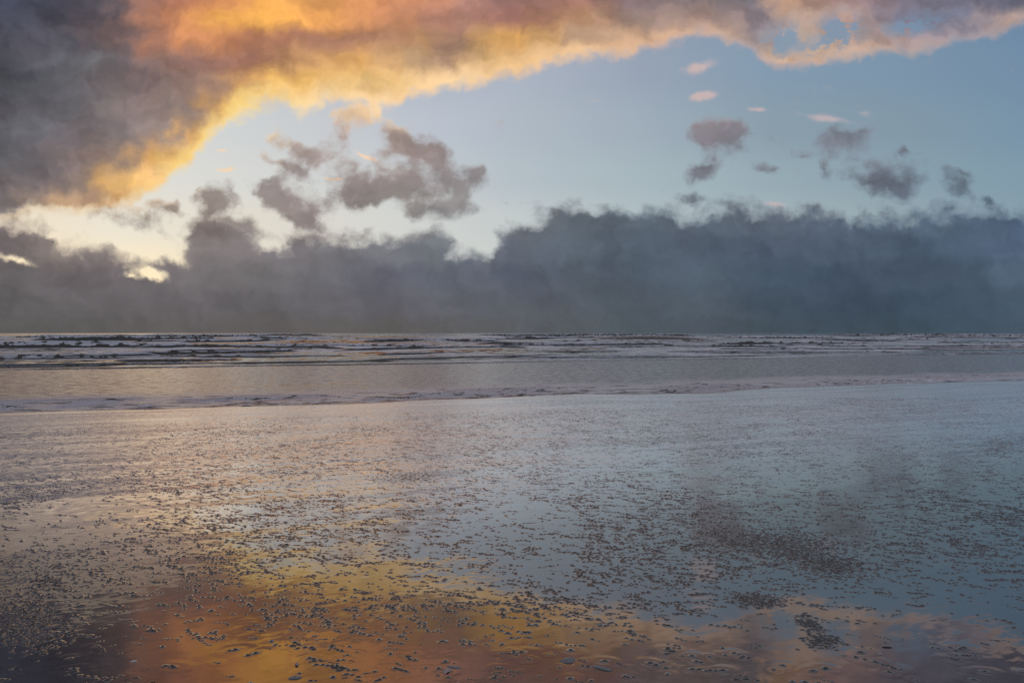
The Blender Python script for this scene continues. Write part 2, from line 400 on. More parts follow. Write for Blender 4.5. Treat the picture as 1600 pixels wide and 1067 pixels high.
def ripple_normal(g, nrm, AS, stretch, scale, amp, bias, detail=3.0):
    """tilt a normal by small lop-sided ripples: amp = slope range, bias = mean slope facing up the beach"""
    _f, c = g.noise(g.vm('MULTIPLY', AS, stretch), scale, detail, 0.55, 0.3, dim='2D')
    ca, cs, _b = g.sep(g.vm('SUBTRACT', c, (0.5, 0.5, 0.5)))
    ta = g.mul(g.mul(ca, amp), 0.9)
    ts = g.sub(g.mul(g.mul(cs, amp), 2.0), bias)
    t = g.vm('ADD', g.vm('SCALE', (SA[0], SA[1], 0.0), scale=ta), g.vm('SCALE', (SN[0], SN[1], 0.0), scale=ts))
    return g.vm('NORMALIZE', g.vm('ADD', nrm, t))

def s_node(g):
    """shader: world position, metres along and seaward of the waterline"""
    geo = g.node('ShaderNodeNewGeometry')
    P = geo.outputs['Position']
    s = g.sub(g.vm('DOT_PRODUCT', P, (SN[0], SN[1], 0)), SC)
    a = g.vm('DOT_PRODUCT', P, (SA[0], SA[1], 0))
    return P, a, s

# ------------------------------------------------------------------ materials
def sand_material():
    m, g, p = material('wet_sand')
    P, a, s = s_node(g)
    AS = g.xyz(a, s, 0)
    n1, _ = g.noise(P, 1.3, 5.0, 0.6, dim='2D')
    n2, _ = g.noise(P, 160.0, 2.0, 0.6, dim='2D')
    base = g.mix(n1, (0.026, 0.019, 0.014, 1), (0.050, 0.037, 0.028, 1))
    base = g.mix(g.mul(n2, 0.35), base, (0.018, 0.014, 0.011, 1))
    # pale mauve sheen of reflected sky, painted into the sand colour towards the sea
    painted_sheen = g.mul(g.step(s, -29.4, -23.5), g.mad(n1, 0.5, 0.5))
    base = g.mix(painted_sheen, base, (0.60, 0.49, 0.52, 1))
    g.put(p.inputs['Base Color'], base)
    # the film of water is stirred more towards the sea
    far = g.step(s, -29.6, -23.0)
    st, _ = g.noise(g.vm('MULTIPLY', AS, (0.10, 1.0, 0)), 1.6, 4.0, 0.55, dim='2D')
    rough = g.add(g.mad(far, 0.20, 0.045), g.mul(g.mul(g.sub(st, 0.5), 0.20), far))
    g.put(p.inputs['Roughness'], g.mx(rough, 0.02))
    g.put(p.inputs['IOR'], g.mad(far, 11.0, 3.2))
    # slow swell of the film, streaky flow marks, fine capillary ripple in patches
    r1, _ = g.noise(g.vm('MULTIPLY', AS, (0.45, 1.0, 0)), 2.2, 2.0, 0.5, dim='2D')
    nrm = bump(g, r1, 0.0022)
    patch, _ = g.noise(P, 0.9, 3.0, 0.5, dim='2D')
    pt = g.step(patch, 0.46, 0.66)
    amp = g.add(g.mad(pt, 0.020, 0.008), g.mul(far, 0.14))
    bias = g.add(g.mul(pt, 0.002), g.mul(far, 0.052))
    # drainage streaks: the film runs off in long curving threads
    dr, _ = g.noise(g.vm('MULTIPLY', AS, (0.13, 1.25, 0)), 1.9, 6.0, 0.62, 0.7, dim='2D')
    drc = g.step(dr, 0.36, 0.64, -1.0, 1.0)
    bias = g.add(bias, g.mul(g.mul(drc, 0.034), g.step(s, -29.4, -25.0)))
    nrm = ripple_normal(g, nrm, AS, (0.42, 1.0, 0), 24.0, amp, bias)
    g.put(p.inputs['Normal'], nrm)
    return m

def mound_material():
    m, g, p = material('sand_mound')
    P, a, s = s_node(g)
    n1, _ = g.noise(P, 220.0, 3.0, 0.6)
    base = g.mix(n1, (0.015, 0.012, 0.010, 1), (0.048, 0.037, 0.030, 1))
    g.put(p.inputs['Base Color'], base)
    p.inputs['Roughness'].default_value = 0.20
    p.inputs['IOR'].default_value = 1.75
    g.put(p.inputs['Normal'], bump(g, n1, 0.0006))
    return m

def film_material():
    m, g, p = material('shallow_water')
    P, a, s = s_node(g)
    AS = g.xyz(a, s, 0)
    at = g.node('ShaderNodeAttribute', attribute_name='foam')
    st, _ = g.noise(g.vm('MULTIPLY', AS, (0.16, 1.0, 0)), 2.4, 5.0, 0.6, dim='2D')
    fi, _ = g.noise(g.vm('MULTIPLY', AS, (0.5, 1.0, 0)), 18.0, 4.0, 0.65, dim='2D')
    f = g.step(g.add(g.mul(at.outputs['Fac'], 0.9), g.add(g.mul(g.sub(st, 0.5), 0.9), g.mul(g.sub(fi, 0.5), 0.8))), 0.30, 0.85, 0, 0.68)
    water = g.mix(st, (0.19, 0.115, 0.105, 1), (0.27, 0.18, 0.17, 1))
    g.put(p.inputs['Base Color'], g.mix(f, water, (0.80, 0.75, 0.78, 1)))
    g.put(p.inputs['Roughness'], g.mad(f, 0.25, 0.22))
    p.inputs['IOR'].default_value = 2.8
    geo = g.node('ShaderNodeNewGeometry')
    g.put(p.inputs['Normal'], ripple_normal(g, geo.outputs['Normal'], AS, (0.40, 1.0, 0), 7.0, 0.26, 0.045, 5.0))
    return m

def sea_material():
    m, g, p = material('sea')
    P, a, s = s_node(g)
    AS = g.xyz(a, s, 0)
    at = g.node('ShaderNodeAttribute', attribute_name='foam')
    st, _ = g.noise(g.vm('MULTIPLY', AS, (0.10, 0.5, 0)), 0.8, 5.0, 0.68, dim='2D')
    fi, _ = g.noise(g.vm('MULTIPLY', AS, (0.5, 1.0, 0)), 3.5, 5.0, 0.7, dim='2D')
    f = g.step(g.add(g.mul(at.outputs['Fac'], 1.0), g.add(g.mul(g.sub(st, 0.5), 1.5), g.mul(g.sub(fi, 0.5), 1.4))), 0.30, 0.72, 0, 0.95)
    water = g.mix(st, (0.045, 0.044, 0.038, 1), (0.085, 0.076, 0.064, 1))
    g.put(p.inputs['Base Color'], g.mix(f, water, (0.90, 0.89, 0.94, 1)))
    g.put(p.inputs['Roughness'], g.mad(f, 0.5, 0.12))
    p.inputs['IOR'].default_value = 1.5
    geo = g.node('ShaderNodeNewGeometry')
    g.put(p.inputs['Normal'], ripple_normal(g, geo.outputs['Normal'], AS, (0.35, 1.0, 0), 3.0, 0.34, 0.035, 5.0))
    return m

def foam_material():
    m, g, p = material('foam')
    P, a, s = s_node(g)
    n, _ = g.noise(P, 9.0, 5.0, 0.65)
    g.put(p.inputs['Base Color'], g.mix(n, (0.60, 0.60, 0.65, 1), (0.90, 0.90, 0.94, 1)))
    p.inputs['Roughness'].default_value = 0.8
    p.inputs['Specular IOR Level'].default_value = 0.2
    g.put(p.inputs['Normal'], bump(g, n, 0.06))
    return m

def simple_material(name, c0, c1, scale, rough=0.4):
    m, g, p = material(name)
    tc = g.node('ShaderNodeTexCoord')
    n, _ = g.noise(tc.outputs['Object'], scale, 4.0, 0.6)
    g.put(p.inputs['Base Color'], g.mix(n, c0 + (1,), c1 + (1,)))
    p.inputs['Roughness'].default_value = rough
    g.put(p.inputs['Normal'], bump(g, n, 0.0004))
    return m

M_SAND = sand_material(); M_MOUND = mound_material(); M_FILM = film_material()
M_SEA = sea_material(); M_FOAM = foam_material()

# ------------------------------------------------------------------ beach
def build_beach():
    sv = np.concatenate([[-400, -120, -60], np.linspace(-34, -12, 12), np.linspace(-10, 60, 24), [100, 300, 1000, 4000, 20000]])
    av = np.concatenate([[-20000, -4000, -800, -200], np.linspace(-60, 60, 25), [200, 800, 4000, 20000]])
    A, S = np.meshgrid(av, sv)
    x, y = xy_of(A, S)
    z = -0.025 * np.clip(S + 2, 0, None)
    z = np.maximum(z, -6.0)
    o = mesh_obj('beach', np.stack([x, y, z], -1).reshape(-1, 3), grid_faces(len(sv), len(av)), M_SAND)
    tag(o, kind='structure')
    return o
beach = build_beach()

# ------------------------------------------------------------------ water running up the sand
def swash_z(a, s):
    lobe = 0.9 * (fbm(a * 0.18, 0 * a, 31, 3) - 0.5) * 2 + 0.3 * (vnoise(a * 0.9, 0 * a, 35) - 0.5)
    q = s + 17.4 + lobe                      # metres behind the front
    z = 0.004 + 0.018 * sstep(q, 0.0, 2.5) + 0.012 * sstep(q, 4, 14)
    # short steep wavelets just behind the front
    env = sstep(q, 0.0, 0.35) * (1 - sstep(q, 1.7, 3.2)) * sstep(fbm(a * 0.45, s * 0.4, 41, 3), 0.40, 0.56)
    ph = (s * 2.6 + a * 0.55 + 2.2 * fbm(a * 0.35, s * 0.5, 43, 3) * 2.0)
    w = np.abs(np.sin(ph * math.pi))
    z = z + env * 0.055 * (1 - w) ** 2.6
    # thin standing lines of the back-wash
    for s_l, k_l, hh in ((-12.0, 0.33, 0.020), (-9.0, 0.05, 0.012), (-5.0, -0.03, 0.012)):
        z = z + hh * np.exp(-((s - s_l - k_l * a - 0.5 * (fbm(a * 0.3, 0 * a, 47, 2) - 0.5)) / 0.10) ** 2) * sstep(fbm(a * 0.2, 0 * a + s_l, 48, 2), 0.3, 0.5)
    # ripples on the sheet behind
    z = z + sstep(q, 2.5, 5) * 0.012 * (fbm(a * 0.5 + s * 0.2, s * 2.2, 51, 3) - 0.5)
    edge = sstep(q, -0.05, 0.06)
    z = np.where(q < 0.06, -0.02 + (z + 0.02) * edge, z)
    return z, q

def build_swash():
    sv = np.concatenate([np.arange(-19.6, -13.0, 0.035), np.arange(-13.0, 3.0, 0.12)])
    tv = np.linspace(-1.15, 1.15, 620)
    T, S = np.meshgrid(tv, sv)
    Y = (S + SC) / (SN[1] + SN[0] * T)
    X = T * Y
    A = a_of(X, Y)
    Z, Q = swash_z(A, S)
    foam = sstep(Q, 0.0, 0.3) * (1 - sstep(Q, 1.6, 6.5)) * 0.95 + 0.20 * sstep(S, -3, 0.5)
    o = mesh_obj('shallow_water', np.stack([X, Y, Z], -1).reshape(-1, 3), grid_faces(len(sv), len(tv)), M_FILM, attrs={'foam': foam})
    tag(o, kind='structure')
build_swash()

def build_wavelets():
    """short steep wavelets riding on the front of the wash, too many and too small to pick apart"""
    r = np.random.default_rng(61)
    V, Fc, off = [], [], 0
    n, m = 12, 7
    spots = []
    for k in range(1500):
        a = r.uniform(-26, 36)
        dens = fbm(np.array([a * 0.22]), np.array([0.0]), 62, 2)[0]
        if r.random() > 0.25 + 1.5 * max(dens - 0.35, 0): continue
        spots.append((a, abs(r.normal(0, 1.25)) + 0.1))
    for a, q in spots:
        lobe = 0.9 * (fbm(np.array([a * 0.18]), np.array([0.0]), 31, 3)[0] - 0.5) * 2
        s = -17.4 - lobe + q
        L = r.uniform(0.18, 0.75); w = r.uniform(0.035, 0.075); h = r.uniform(0.006, 0.017) * (1 - 0.15 * q)
        tilt = r.normal(-0.12, 0.10)
        e = np.linspace(-1, 1, n); c = np.linspace(-1, 1, m)
        E, Cc = np.meshgrid(e, c)
        hh = h * (1 - E ** 2) * (0.75 + 0.5 * vnoise(E * 3 + a, E * 0, 63))
        front = np.clip((Cc + 1) / 0.75, 0, 1); back = np.clip((1 - Cc) / 1.25, 0, 1)
        Z = hh * np.minimum(front, back ** 1.5) * 1.15
        A = a + E * L / 2; S = s + Cc * w + tilt * E * L / 2 + 0.04 * np.sin(E * 2.5 + a)
        base, _q = swash_z(A, S)
        Z = base + Z - np.where((np.abs(E) > 0.99) | (np.abs(Cc) > 0.99), 0.01, 0)
        X, Y = xy_of(A, S)
        V.append(np.stack([X, Y, Z], -1).reshape(-1, 3)); Fc.append(grid_faces(m, n) + off); off += n * m
    V = np.concatenate(V)
    o = mesh_obj('swash_wavelets', V, np.concatenate(Fc), M_SEA, attrs={'foam': np.repeat(r.uniform(-0.1, 0.75, len(spots)), n * m)})
    tag(o, 'short steep wavelets and foam flecks along the front of the wash', 'wavelets', kind='stuff')
build_wavelets()

# ------------------------------------------------------------------ sea
_wk = []
_r = np.random.default_rng(3)
for L in (2.2, 2.9, 3.7, 4.6, 5.5, 7.0, 8.5, 11, 14, 18, 23, 30, 40, 55):
    for _k in range(2):
        th = _r.normal(0, 0.35 if L < 7 else 0.13)
        _wk.append((L * _r.uniform(0.9, 1.1), math.sin(th), math.cos(th), _r.uniform(0, 6.28)))
def chop(a, s, minL=None):
    z = 0.0
    amp = 0.02 + 0.09 * sstep(s, 1, 18) + 0.18 * sstep(s, 18, 90) - 0.06 * sstep(s, 110, 500)
    for L, ka, ks, ph in _wk:
        k = 2 * math.pi / L
        c = np.cos(k * (ka * a + ks * s) + ph + 1.5 * np.sin(a * 0.05 + L))
        w = (L / 20.0) ** 0.55 * (0.55 if L < 6 else 1.0)
        if L > 26: w = w * 0.45
        t = w * (((1 + c) * 0.5) ** 1.6 * 2 - 0.85)
        if minL is not None:
            t = t * sstep(L / minL, 2.0, 4.5)
        z = z + t
    big = 0.55 + 0.9 * fbm(a * 0.012, s * 0.02, 61, 2)
    return amp * z * 0.42 * big

def sea_base(a, s, minL=None):
    return 0.035 + 0.06 * sstep(s, 1, 20) + chop(a, s, minL)

def build_sea():
    sv = [0.2]
    while sv[-1] < 9000:
        s = sv[-1]
        sv.append(s + max(0.22, min(0.0075 * s, 0.0075 * s) + 0.00010 * s * s))
    sv = np.array(sv)
    tv = np.linspace(-1.1, 1.1, 460)
    T, S = np.meshgrid(tv, sv)
    Y = (S + SC) / (SN[1] + SN[0] * T)
    X = T * Y
    A = a_of(X, Y)
    ds = np.gradient(sv)[:, None] * np.ones_like(T)
    Z = sea_base(A, S, np.maximum(ds, Y * 0.0048 * 0.5))
    lo = S < 0.6
    Z = np.where(lo, Z - 0.03, Z)
    slope = Z / (0.05 + 0.2 * sstep(S, 10, 150))
    foam = -0.08 + 0.42 * np.clip(slope, -1, 1.5)
    rise = np.gradient(Z, axis=0) / ds          # faces that look up the beach are bare dark water
    foam = foam - 2.6 * np.clip(rise, 0.0, 0.35) + 0.10
    foam = foam + 0.12 * sstep(S, 3, 30) * (1 - sstep(S, 150, 500)) - 0.25 * sstep(S, 400, 2500)
    o = mesh_obj('sea', np.stack([X, Y, Z], -1).reshape(-1, 3), grid_faces(len(sv), len(tv)), M_SEA, attrs={'foam': foam})
    tag(o, kind='structure')
    print('sea rows', len(sv))
build_sea()

# ------------------------------------------------------------------ breaking waves, each its own ridge with a crest of foam
def breaking_wave(s0, A0, px0, px1, foam_amt, seed, label, group):
    """a ridge of water s0 metres out, seen between two photo columns"""
    def a_at(px):
        t = (px - 800.0) / F
        y = (s0 + SC) / (SN[1] + SN[0] * t)
        return a_of(t * y, y)
    a0, a1 = a_at(px0), a_at(px1)
    n = int(np.clip((px1 - px0) / 2.0, 60, 520))
    av = np.linspace(a0, a1, n)
    e = np.linspace(0, 1, n)
    taper = sstep(e, 0, 0.14) * (1 - sstep(e, 0.86, 1.0))
    A0 = A0 * 0.62
    if A0 > 0.5: A0 = 0.5 + (A0 - 0.5) * 0.7
    ht = A0 * taper * (0.78 + 0.4 * fbm(av * 0.10 / (0.4 + A0), 0 * av + seed, seed, 2, 0.35))
    sc = s0 + 2.2 * A0 * (fbm(av * 0.06, 0 * av, seed + 5, 3) - 0.5) * 4 + 0.25 * A0 * (fbm(av * 0.3, 0 * av, seed + 9, 2) - 0.5)
    wf = 0.9 * A0 + 0.06; wb = 3.6 * A0 + 0.2
    q = np.concatenate([np.linspace(-1.25, 0, 9) * wf, np.linspace(0.12, 1.0, 10) ** 1.3 * wb])
    f = np.where(q <= 0, np.clip(1 + q / wf, 0, 1) ** 1.35, (1 - np.clip(q / wb, 0, 1)) ** 1.6)
    Aa, Q = np.meshgrid(av, q)
    Ss = sc[None, :] + Q
    base = sea_base(Aa, Ss, 2.0 + 9.0 * A0)
    Z = base + ht[None, :] * f[:, None] + 0.05 * A0 * (fbm(Aa * 2.5, Ss * 2.5, seed + 2, 3) - 0.5)
    Z[0] -= 0.08 + 0.15 * A0; Z[-1] -= 0.10 + 0.25 * A0
    Z[:, 0] -= 0.1; Z[:, -1] -= 0.1
    X, Y = xy_of(Aa, Ss)
    ox, oy = xy_of(0.5 * (a0 + a1), s0)
    root = mesh_obj('breaking_wave', np.stack([X - ox, Y - oy, Z], -1).reshape(-1, 3), grid_faces(len(q), n), M_SEA,
                    attrs={'foam': (0.10 + 0.25 * np.clip(f, 0, 1)[:, None] * (Q > 0)).ravel()})
    root.location = (ox, oy, 0)
    tag(root, label, 'wave', group)
    # foam spilling over the crest and down the back
    m = 15
    fs = np.linspace(-0.75, 1.0, m)
    prof = np.where(fs < 0, fs * wf * 0.9, fs * wb * 0.62)
    amt = foam_amt * (0.35 + 1.3 * fbm(av * 0.22 / (0.3 + A0), 0 * av, seed + 20, 3)) * sstep(e, 0.0, 0.1) * (1 - sstep(e, 0.9, 1.0))
    Aa, Q = np.meshgrid(av, prof)
    k = np.clip(amt, 0, 1.25)[None, :]
    Ss = sc[None, :] + Q * k
    qq = Q * k
    ff = np.where(qq <= 0, np.clip(1 + qq / wf, 0, 1) ** 1.35, (1 - np.clip(qq / wb, 0, 1)) ** 1.6)
    Zf = sea_base(Aa, Ss, 2.0 + 9.0 * A0) + ht[None, :] * ff
    lump = fbm(Aa * 1.3 / (0.5 + A0), Ss * 5.0 / (0.5 + A0), seed + 30, 5, 0.6)
    across = 1 - np.abs(np.linspace(-1, 1, m))[:, None] ** 2
    Zf = Zf + (0.06 * A0 + 0.010) * (lump * 1.7 - 0.75) * across + 0.006 - 0.02 * (1 - across)
    X, Y = xy_of(Aa, Ss)
    fo = grid_faces(m, n)
    keep = (lump.ravel()[fo].mean(1) > 0.33 + 0.12 * (1 - np.clip(amt, 0, 1))[fo[:, 0] % n])
    fo = fo[keep]
    if len(fo) > 4:
        fc = mesh_obj('foam_crest', np.stack([X - ox, Y - oy, Zf], -1).reshape(-1, 3), fo, M_FOAM, root)
        fc['kind'] = 'stuff'
    return root

WAVES = [  # s, height, photo columns, foam
    (0.9, 0.07, -60, 820, 0.50), (1.3, 0.06, 700, 1330, 0.30), (1.0, 0.06, 1250, 1680, 0.25),
    (3.6, 0.13, -60, 190, 0.25), (4.2, 0.14, 330, 640, 0.35), (4.6, 0.13, 780, 1260, 0.80), (4.2, 0.12, 1330, 1660, 0.9),
    (7.2, 0.18, -60, 330, 0.30), (8.2, 0.16, 560, 900, 0.45), (9.0, 0.18, 1040, 1420, 0.95),
    (12.5, 0.28, -60, 300, 0.55), (14.0, 0.26, 280, 560, 0.70), (15.0, 0.22, 640, 1000, 0.60), (14.0, 0.24, 1120, 1660, 0.95),
    (22, 0.42, -60, 260, 0.95), (24, 0.38, 180, 480, 0.60), (25, 0.34, 520, 840, 0.50), (24, 0.36, 900, 1250, 0.75), (23, 0.36, 1240, 1660, 0.90),
    (37, 0.62, -60, 330, 0.80), (40, 0.55, 360, 700, 0.70), (42, 0.55, 740, 1060, 0.55), (40, 0.58, 1100, 1420, 0.85), (44, 0.5, 1400, 1680, 0.6),
    (62, 0.80, -60, 220, 1.0), (66, 0.75, 260, 520, 0.6), (64, 0.70, 560, 800, 0.8), (68, 0.75, 840, 1180, 0.6), (62, 0.8, 1200, 1480, 0.9), (70, 0.7, 1500, 1680, 0.7),
    (105, 0.95, 40, 360, 0.7), (112, 0.95, 420, 640, 0.6), (100, 0.9, 700, 1000, 0.7), (115, 1.0, 1060, 1330, 0.8), (108, 0.95, 1380, 1680, 0.7),
    (170, 1.15, -40, 260, 0.7), (185, 1.1, 330, 620, 0.6), (175, 1.1, 760, 1000, 0.6), (190, 1.2, 1100, 1320, 0.7), (180, 1.1, 1400, 1640, 0.6)]

_w = np.random.default_rng(77)
for s_, A_ in ((6.0, 0.13), (10.5, 0.18), (18.5, 0.26), (29, 0.40), (33, 0.42), (49, 0.55), (56, 0.6), (80, 0.75), (91, 0.8), (135, 1.0), (235, 1.7), (320, 2.1), (430, 2.3)):
    c0 = _w.uniform(-40, 260)
    while c0 < 1480:
        ln = _w.uniform(170, 420)
        WAVES.append((s_ * _w.uniform(0.95, 1.06), A_ * _w.uniform(0.75, 1.1), c0, min(c0 + ln, 1660), _w.uniform(0.25, 0.7)))
        c0 += ln + _w.uniform(120, 420)

def wave_words(s, px0, px1):
    row = ('the shallow edge' if s < 2.5 else 'the first rows off the sand' if s < 11 else
           'the inner surf' if s < 30 else 'the outer surf' if s < 85 else 'rows under the horizon' if s < 210 else 'the very horizon line')
    c = 0.5 * (max(px0, 0) + min(px1, 1600))
    col = ('at the left edge' if c < 220 else 'left of the middle' if c < 620 else 'in the middle' if c < 980 else
           'right of the middle' if c < 1330 else 'at the right edge')
    return row, col
SIZE_WORD = lambda A: 'tiny' if A < 0.1 else 'low' if A < 0.2 else 'foaming' if A < 0.5 else 'tall foaming' if A < 0.9 else 'distant dark'
wave_labels = []
for (s_, A_, p0, p1, fa) in WAVES:
    row, col = wave_words(s_, p0, p1)
    wave_labels.append('%s breaking wave %s, in %s' % (SIZE_WORD(A_), col, row))
for i, (s_, A_, p0, p1, fa) in enumerate(WAVES):
    same = sorted((WAVES[j][0], j) for j in range(len(WAVES)) if wave_labels[j] == wave_labels[i])
    lab = wave_labels[i]
    if len(same) > 1:
        k = [j for _s, j in same].index(i)
        lab = (['nearest ', 'second nearest ', 'third nearest ', 'fourth nearest ', 'fifth nearest ', 'sixth nearest ', 'seventh nearest '][k] if len(same) > 2 else ['nearer ', 'farther '][k]) + lab
    breaking_wave(s_, A_, p0, p1, fa, 100 + 13 * i, lab, 'breaking waves along the shore')

# ------------------------------------------------------------------ small sand mounds standing in the film of water
def hat_template(seed, rings, segs, apron=False):
    """a little pointed heap of sand about one unit wide with a flared wet foot"""
    r = np.random.default_rng(seed)
    ph = r.uniform(0, 6.28, 4)
    rad = np.array(rings)
    th = np.linspace(0, 2 * math.pi, segs, endpoint=False)
    vs = [(0.05 * r.normal(), 0.05 * r.normal(), 0.30 * r.uniform(0.85, 1.15))]
    for k, q in enumerate(rad):
        wob = 1 + 0.16 * np.sin(2 * th + ph[0]) + 0.11 * np.sin(3 * th + ph[1]) + 0.07 * np.sin(5 * th + ph[2])
        rr = q * wob
        z = 0.30 * np.exp(-(q / 0.26) ** 1.6) * (1 + 0.25 * np.sin(3 * th + ph[3]) * (q < 0.4)) + 0.035 * np.exp(-(q / 0.6) ** 2)
        if k == len(rad) - 1:
            z = z * 0 - 0.02
        for a, b, c in zip(rr * np.cos(th), rr * np.sin(th), z): vs.append((a, b, c))
    fs = [(0, 1 + i, 1 + (i + 1) % segs) for i in range(segs)]
    for k in range(len(rad) - 1):
        b0 = 1 + k * segs; b1 = b0 + segs
        for i in range(segs):
            j = (i + 1) % segs
            fs.append((b0 + i, b1 + i, b1 + j)); fs.append((b0 + i, b1 + j, b0 + j))
    core = np.array([0] * segs + [0 if rad[k + 1] < 0.40 else 1 for k in range(len(rad) - 1) for i in range(2 * segs)], np.int32)
    return np.array(vs), np.array(fs), core

def ripple_template(seed):
    """the same heap with capillary ripples thrown up on its upstream side (towards the viewer's left)"""
    r = np.random.default_rng(seed)
    segs = 40
    rad = np.concatenate([np.linspace(0.08, 0.55, 7), np.arange(0.62, 3.3, 0.09)])
    th = np.linspace(0, 2 * math.pi, segs, endpoint=False)
    ph = r.uniform(0, 6.28, 4)
    dir0 = math.radians(r.uniform(225, 265))
    lam = r.uniform(0.55, 0.8); amp = r.uniform(0.006, 0.018); reach = r.uniform(0.6, 1.3)
    vs = [(0, 0, 0.31)]
    R = rad[-1]
    for q in rad:
        wob = 1 + (0.14 * np.sin(2 * th + ph[0]) + 0.10 * np.sin(3 * th + ph[1]) + 0.06 * np.sin(5 * th + ph[2])) * math.exp(-max(q - 0.5, 0) * 2)
        up = np.clip(np.cos(th - dir0), -1, 1)
        lobe = np.clip(up, 0, 1) ** 1.3
        rr = q * wob
        z = 0.30 * np.exp(-(q / 0.26) ** 1.6) * (1 + 0.25 * np.sin(3 * th + ph[3]) * (q < 0.4)) + 0.035 * np.exp(-(q / 0.5) ** 2)
        fade = sstep(q, 0.45, 0.65) * (1 - sstep(q, R - 0.5, R - 0.1)) * math.exp(-max(q - 0.6, 0) / reach)
        z = z + amp * lobe * np.cos(2 * math.pi * (q * (1 + 0.10 * (1 - up))) / lam) * fade + 0.012 - 0.022 * sstep(q, R - 1.6, R)
        for a, b, c in zip(rr * np.cos(th), rr * np.sin(th), z): vs.append((a, b, c))
    fs = [(0, 1 + i, 1 + (i + 1) % segs) for i in range(segs)]
    for k in range(len(rad) - 1):
        b0 = 1 + k * segs; b1 = b0 + segs
        for i in range(segs):
            j = (i + 1) % segs
            fs.append((b0 + i, b1 + i, b1 + j)); fs.append((b0 + i, b1 + j, b0 + j))
    core = np.array([0] * segs + [0 if rad[k + 1] < 0.42 else 1 for k in range(len(rad) - 1) for i in range(2 * segs)], np.int32)
    return np.array(vs), np.array(fs), core

def mound_field():
    """positions (x, y, width) of every mound: short chains, gathered in drifts with bare pools between"""
    r = np.random.default_rng(11)
    N = 150000
    d = np.sqrt(r.uniform(2.75 ** 2, 17.0 ** 2, N))
    t = r.uniform(-0.92, 0.92, N)
    x = t * d; y = d
    px, py = photo_of(x, y)
    keep_p = np.full(N, 0.42)
    drift = fbm(x * 0.9 + 3, y * 0.55, 71, 4)
    keep_p *= 0.45 + 0.8 * sstep(drift, 0.38, 0.60)
    keep_p *= 1 + 1.2 * (1 - sstep(d, 4.0, 8.0))
    small = fbm(x * 3.1, y * 2.0, 77, 3)
    keep_p *= 0.60 + 0.8 * sstep(small, 0.38, 0.62)
    keep_p *= 0.42 + 0.58 * (1 - sstep(py, 900, 1030))                      # thinner near the viewer
    keep_p *= 1 - 0.65 * sstep(px, 1050, 1250) * sstep(py, 880, 960)        # nearly bare lower right
    def spot(cx, cy, rx, ry): return np.exp(-((px - cx) / rx) ** 2 - ((py - cy) / ry) ** 2)
    keep_p *= 1 - 0.8 * spot(150, 800, 90, 22) - 0.7 * spot(60, 1045, 60, 22) - 0.6 * spot(420, 862, 40, 18)
    keep_p *= 1 + 1.3 * spot(280, 830, 130, 60) + 0.8 * spot(60, 900, 80, 50) + 0.9 * spot(470, 950, 120, 50) + 0.8 * spot(900, 950, 180, 30)
    s = s_of(x, y)
    keep_p *= (1 - sstep(s, -21.5, -19.0))
    ok = r.random(N) < keep_p
    x, y = x[ok], y[ok]
    out = []
    for cid, (cx, cy) in enumerate(zip(x, y)):
        n = 1 + min(int(r.exponential(1.9)), 6)
        ang = math.radians(r.normal(-16, 16))
        w = (0.0182 - 0.0005 * min(cy, 12)) * math.exp(r.normal(0, 0.34))
        px_, py_ = cx, cy
        for k in range(n):
            out.append((px_, py_, min(w * math.exp(r.normal(0, 0.18)), 0.024), cid))
            st = w * r.uniform(0.7, 1.7)
            a2 = ang + r.normal(0, 0.35)
            px_ += st * math.cos(a2); py_ += st * math.sin(a2)
    return np.array(out)

def stamp(name, pts, templates, mat, zscale=1.0, seed=1):
    """many small copies of the templates written into one mesh"""
    r = np.random.default_rng(seed)
    V, Fc, Mi, off = [], [], [], 0
    which = r.integers(0, len(templates), len(pts))
    for k, (tv, tf, core) in enumerate(templates):
        p = pts[which == k]
        if not len(p): continue
        th = r.uniform(0, 6.28, len(p)); c, s = np.cos(th), np.sin(th)
        w = p[:, 2] * np.exp(r.normal(0, 0.16, len(p)))
        sx = w * r.uniform(0.9, 1.3, len(p)) * (1 + 0.35 * sstep(p[:, 1], 4.5, 8))
        hz = w * r.uniform(0.40, 1.0, len(p)) * zscale
        lx = tv[None, :, 0] * c[:, None] - tv[None, :, 1] * s[:, None]
        ly = tv[None, :, 0] * s[:, None] + tv[None, :, 1] * c[:, None]
        X = p[:, 0, None] + lx * sx[:, None]; Y = p[:, 1, None] + ly * w[:, None]
        Z = tv[None, :, 2] * hz[:, None]
        V.append(np.stack([X, Y, Z], -1).reshape(-1, 3))
        fo = tf[None] + (np.arange(len(p)) * len(tv))[:, None, None] + off
        Fc.append(fo.reshape(-1, 3)); Mi.append(np.tile(core, len(p))); off += len(p) * len(tv)
    o = mesh_obj(name, np.concatenate(V), np.concatenate(Fc), mat)
    o.data.polygons.foreach_set('material_index', np.concatenate(Mi).astype(np.int32))
    tag(o, kind='stuff')
    return o

pts = mound_field()
PX, PY = photo_of(pts[:, 0], pts[:, 1])
inside = (PX > 2) & (PX < 1598) & (PY < 1064) & (PY > 540)
chain = pts[:, 3].astype(int)
near_idx, chains = [], []
for c in [chain[i] for i in np.argsort(pts[:, 1])]:
    if c in chains: continue
    ids = np.flatnonzero(chain == c)
    if not inside[ids].all(): continue
    if len(near_idx) + len(ids) > 300: break
    chains.append(c); near_idx += sorted(ids, key=lambda i: PX[i])
rest = np.ones(len(pts), bool); rest[near_idx] = False
rest &= (np.abs(PX - 800) < 980)
print('mounds', len(pts), 'rest', rest.sum())

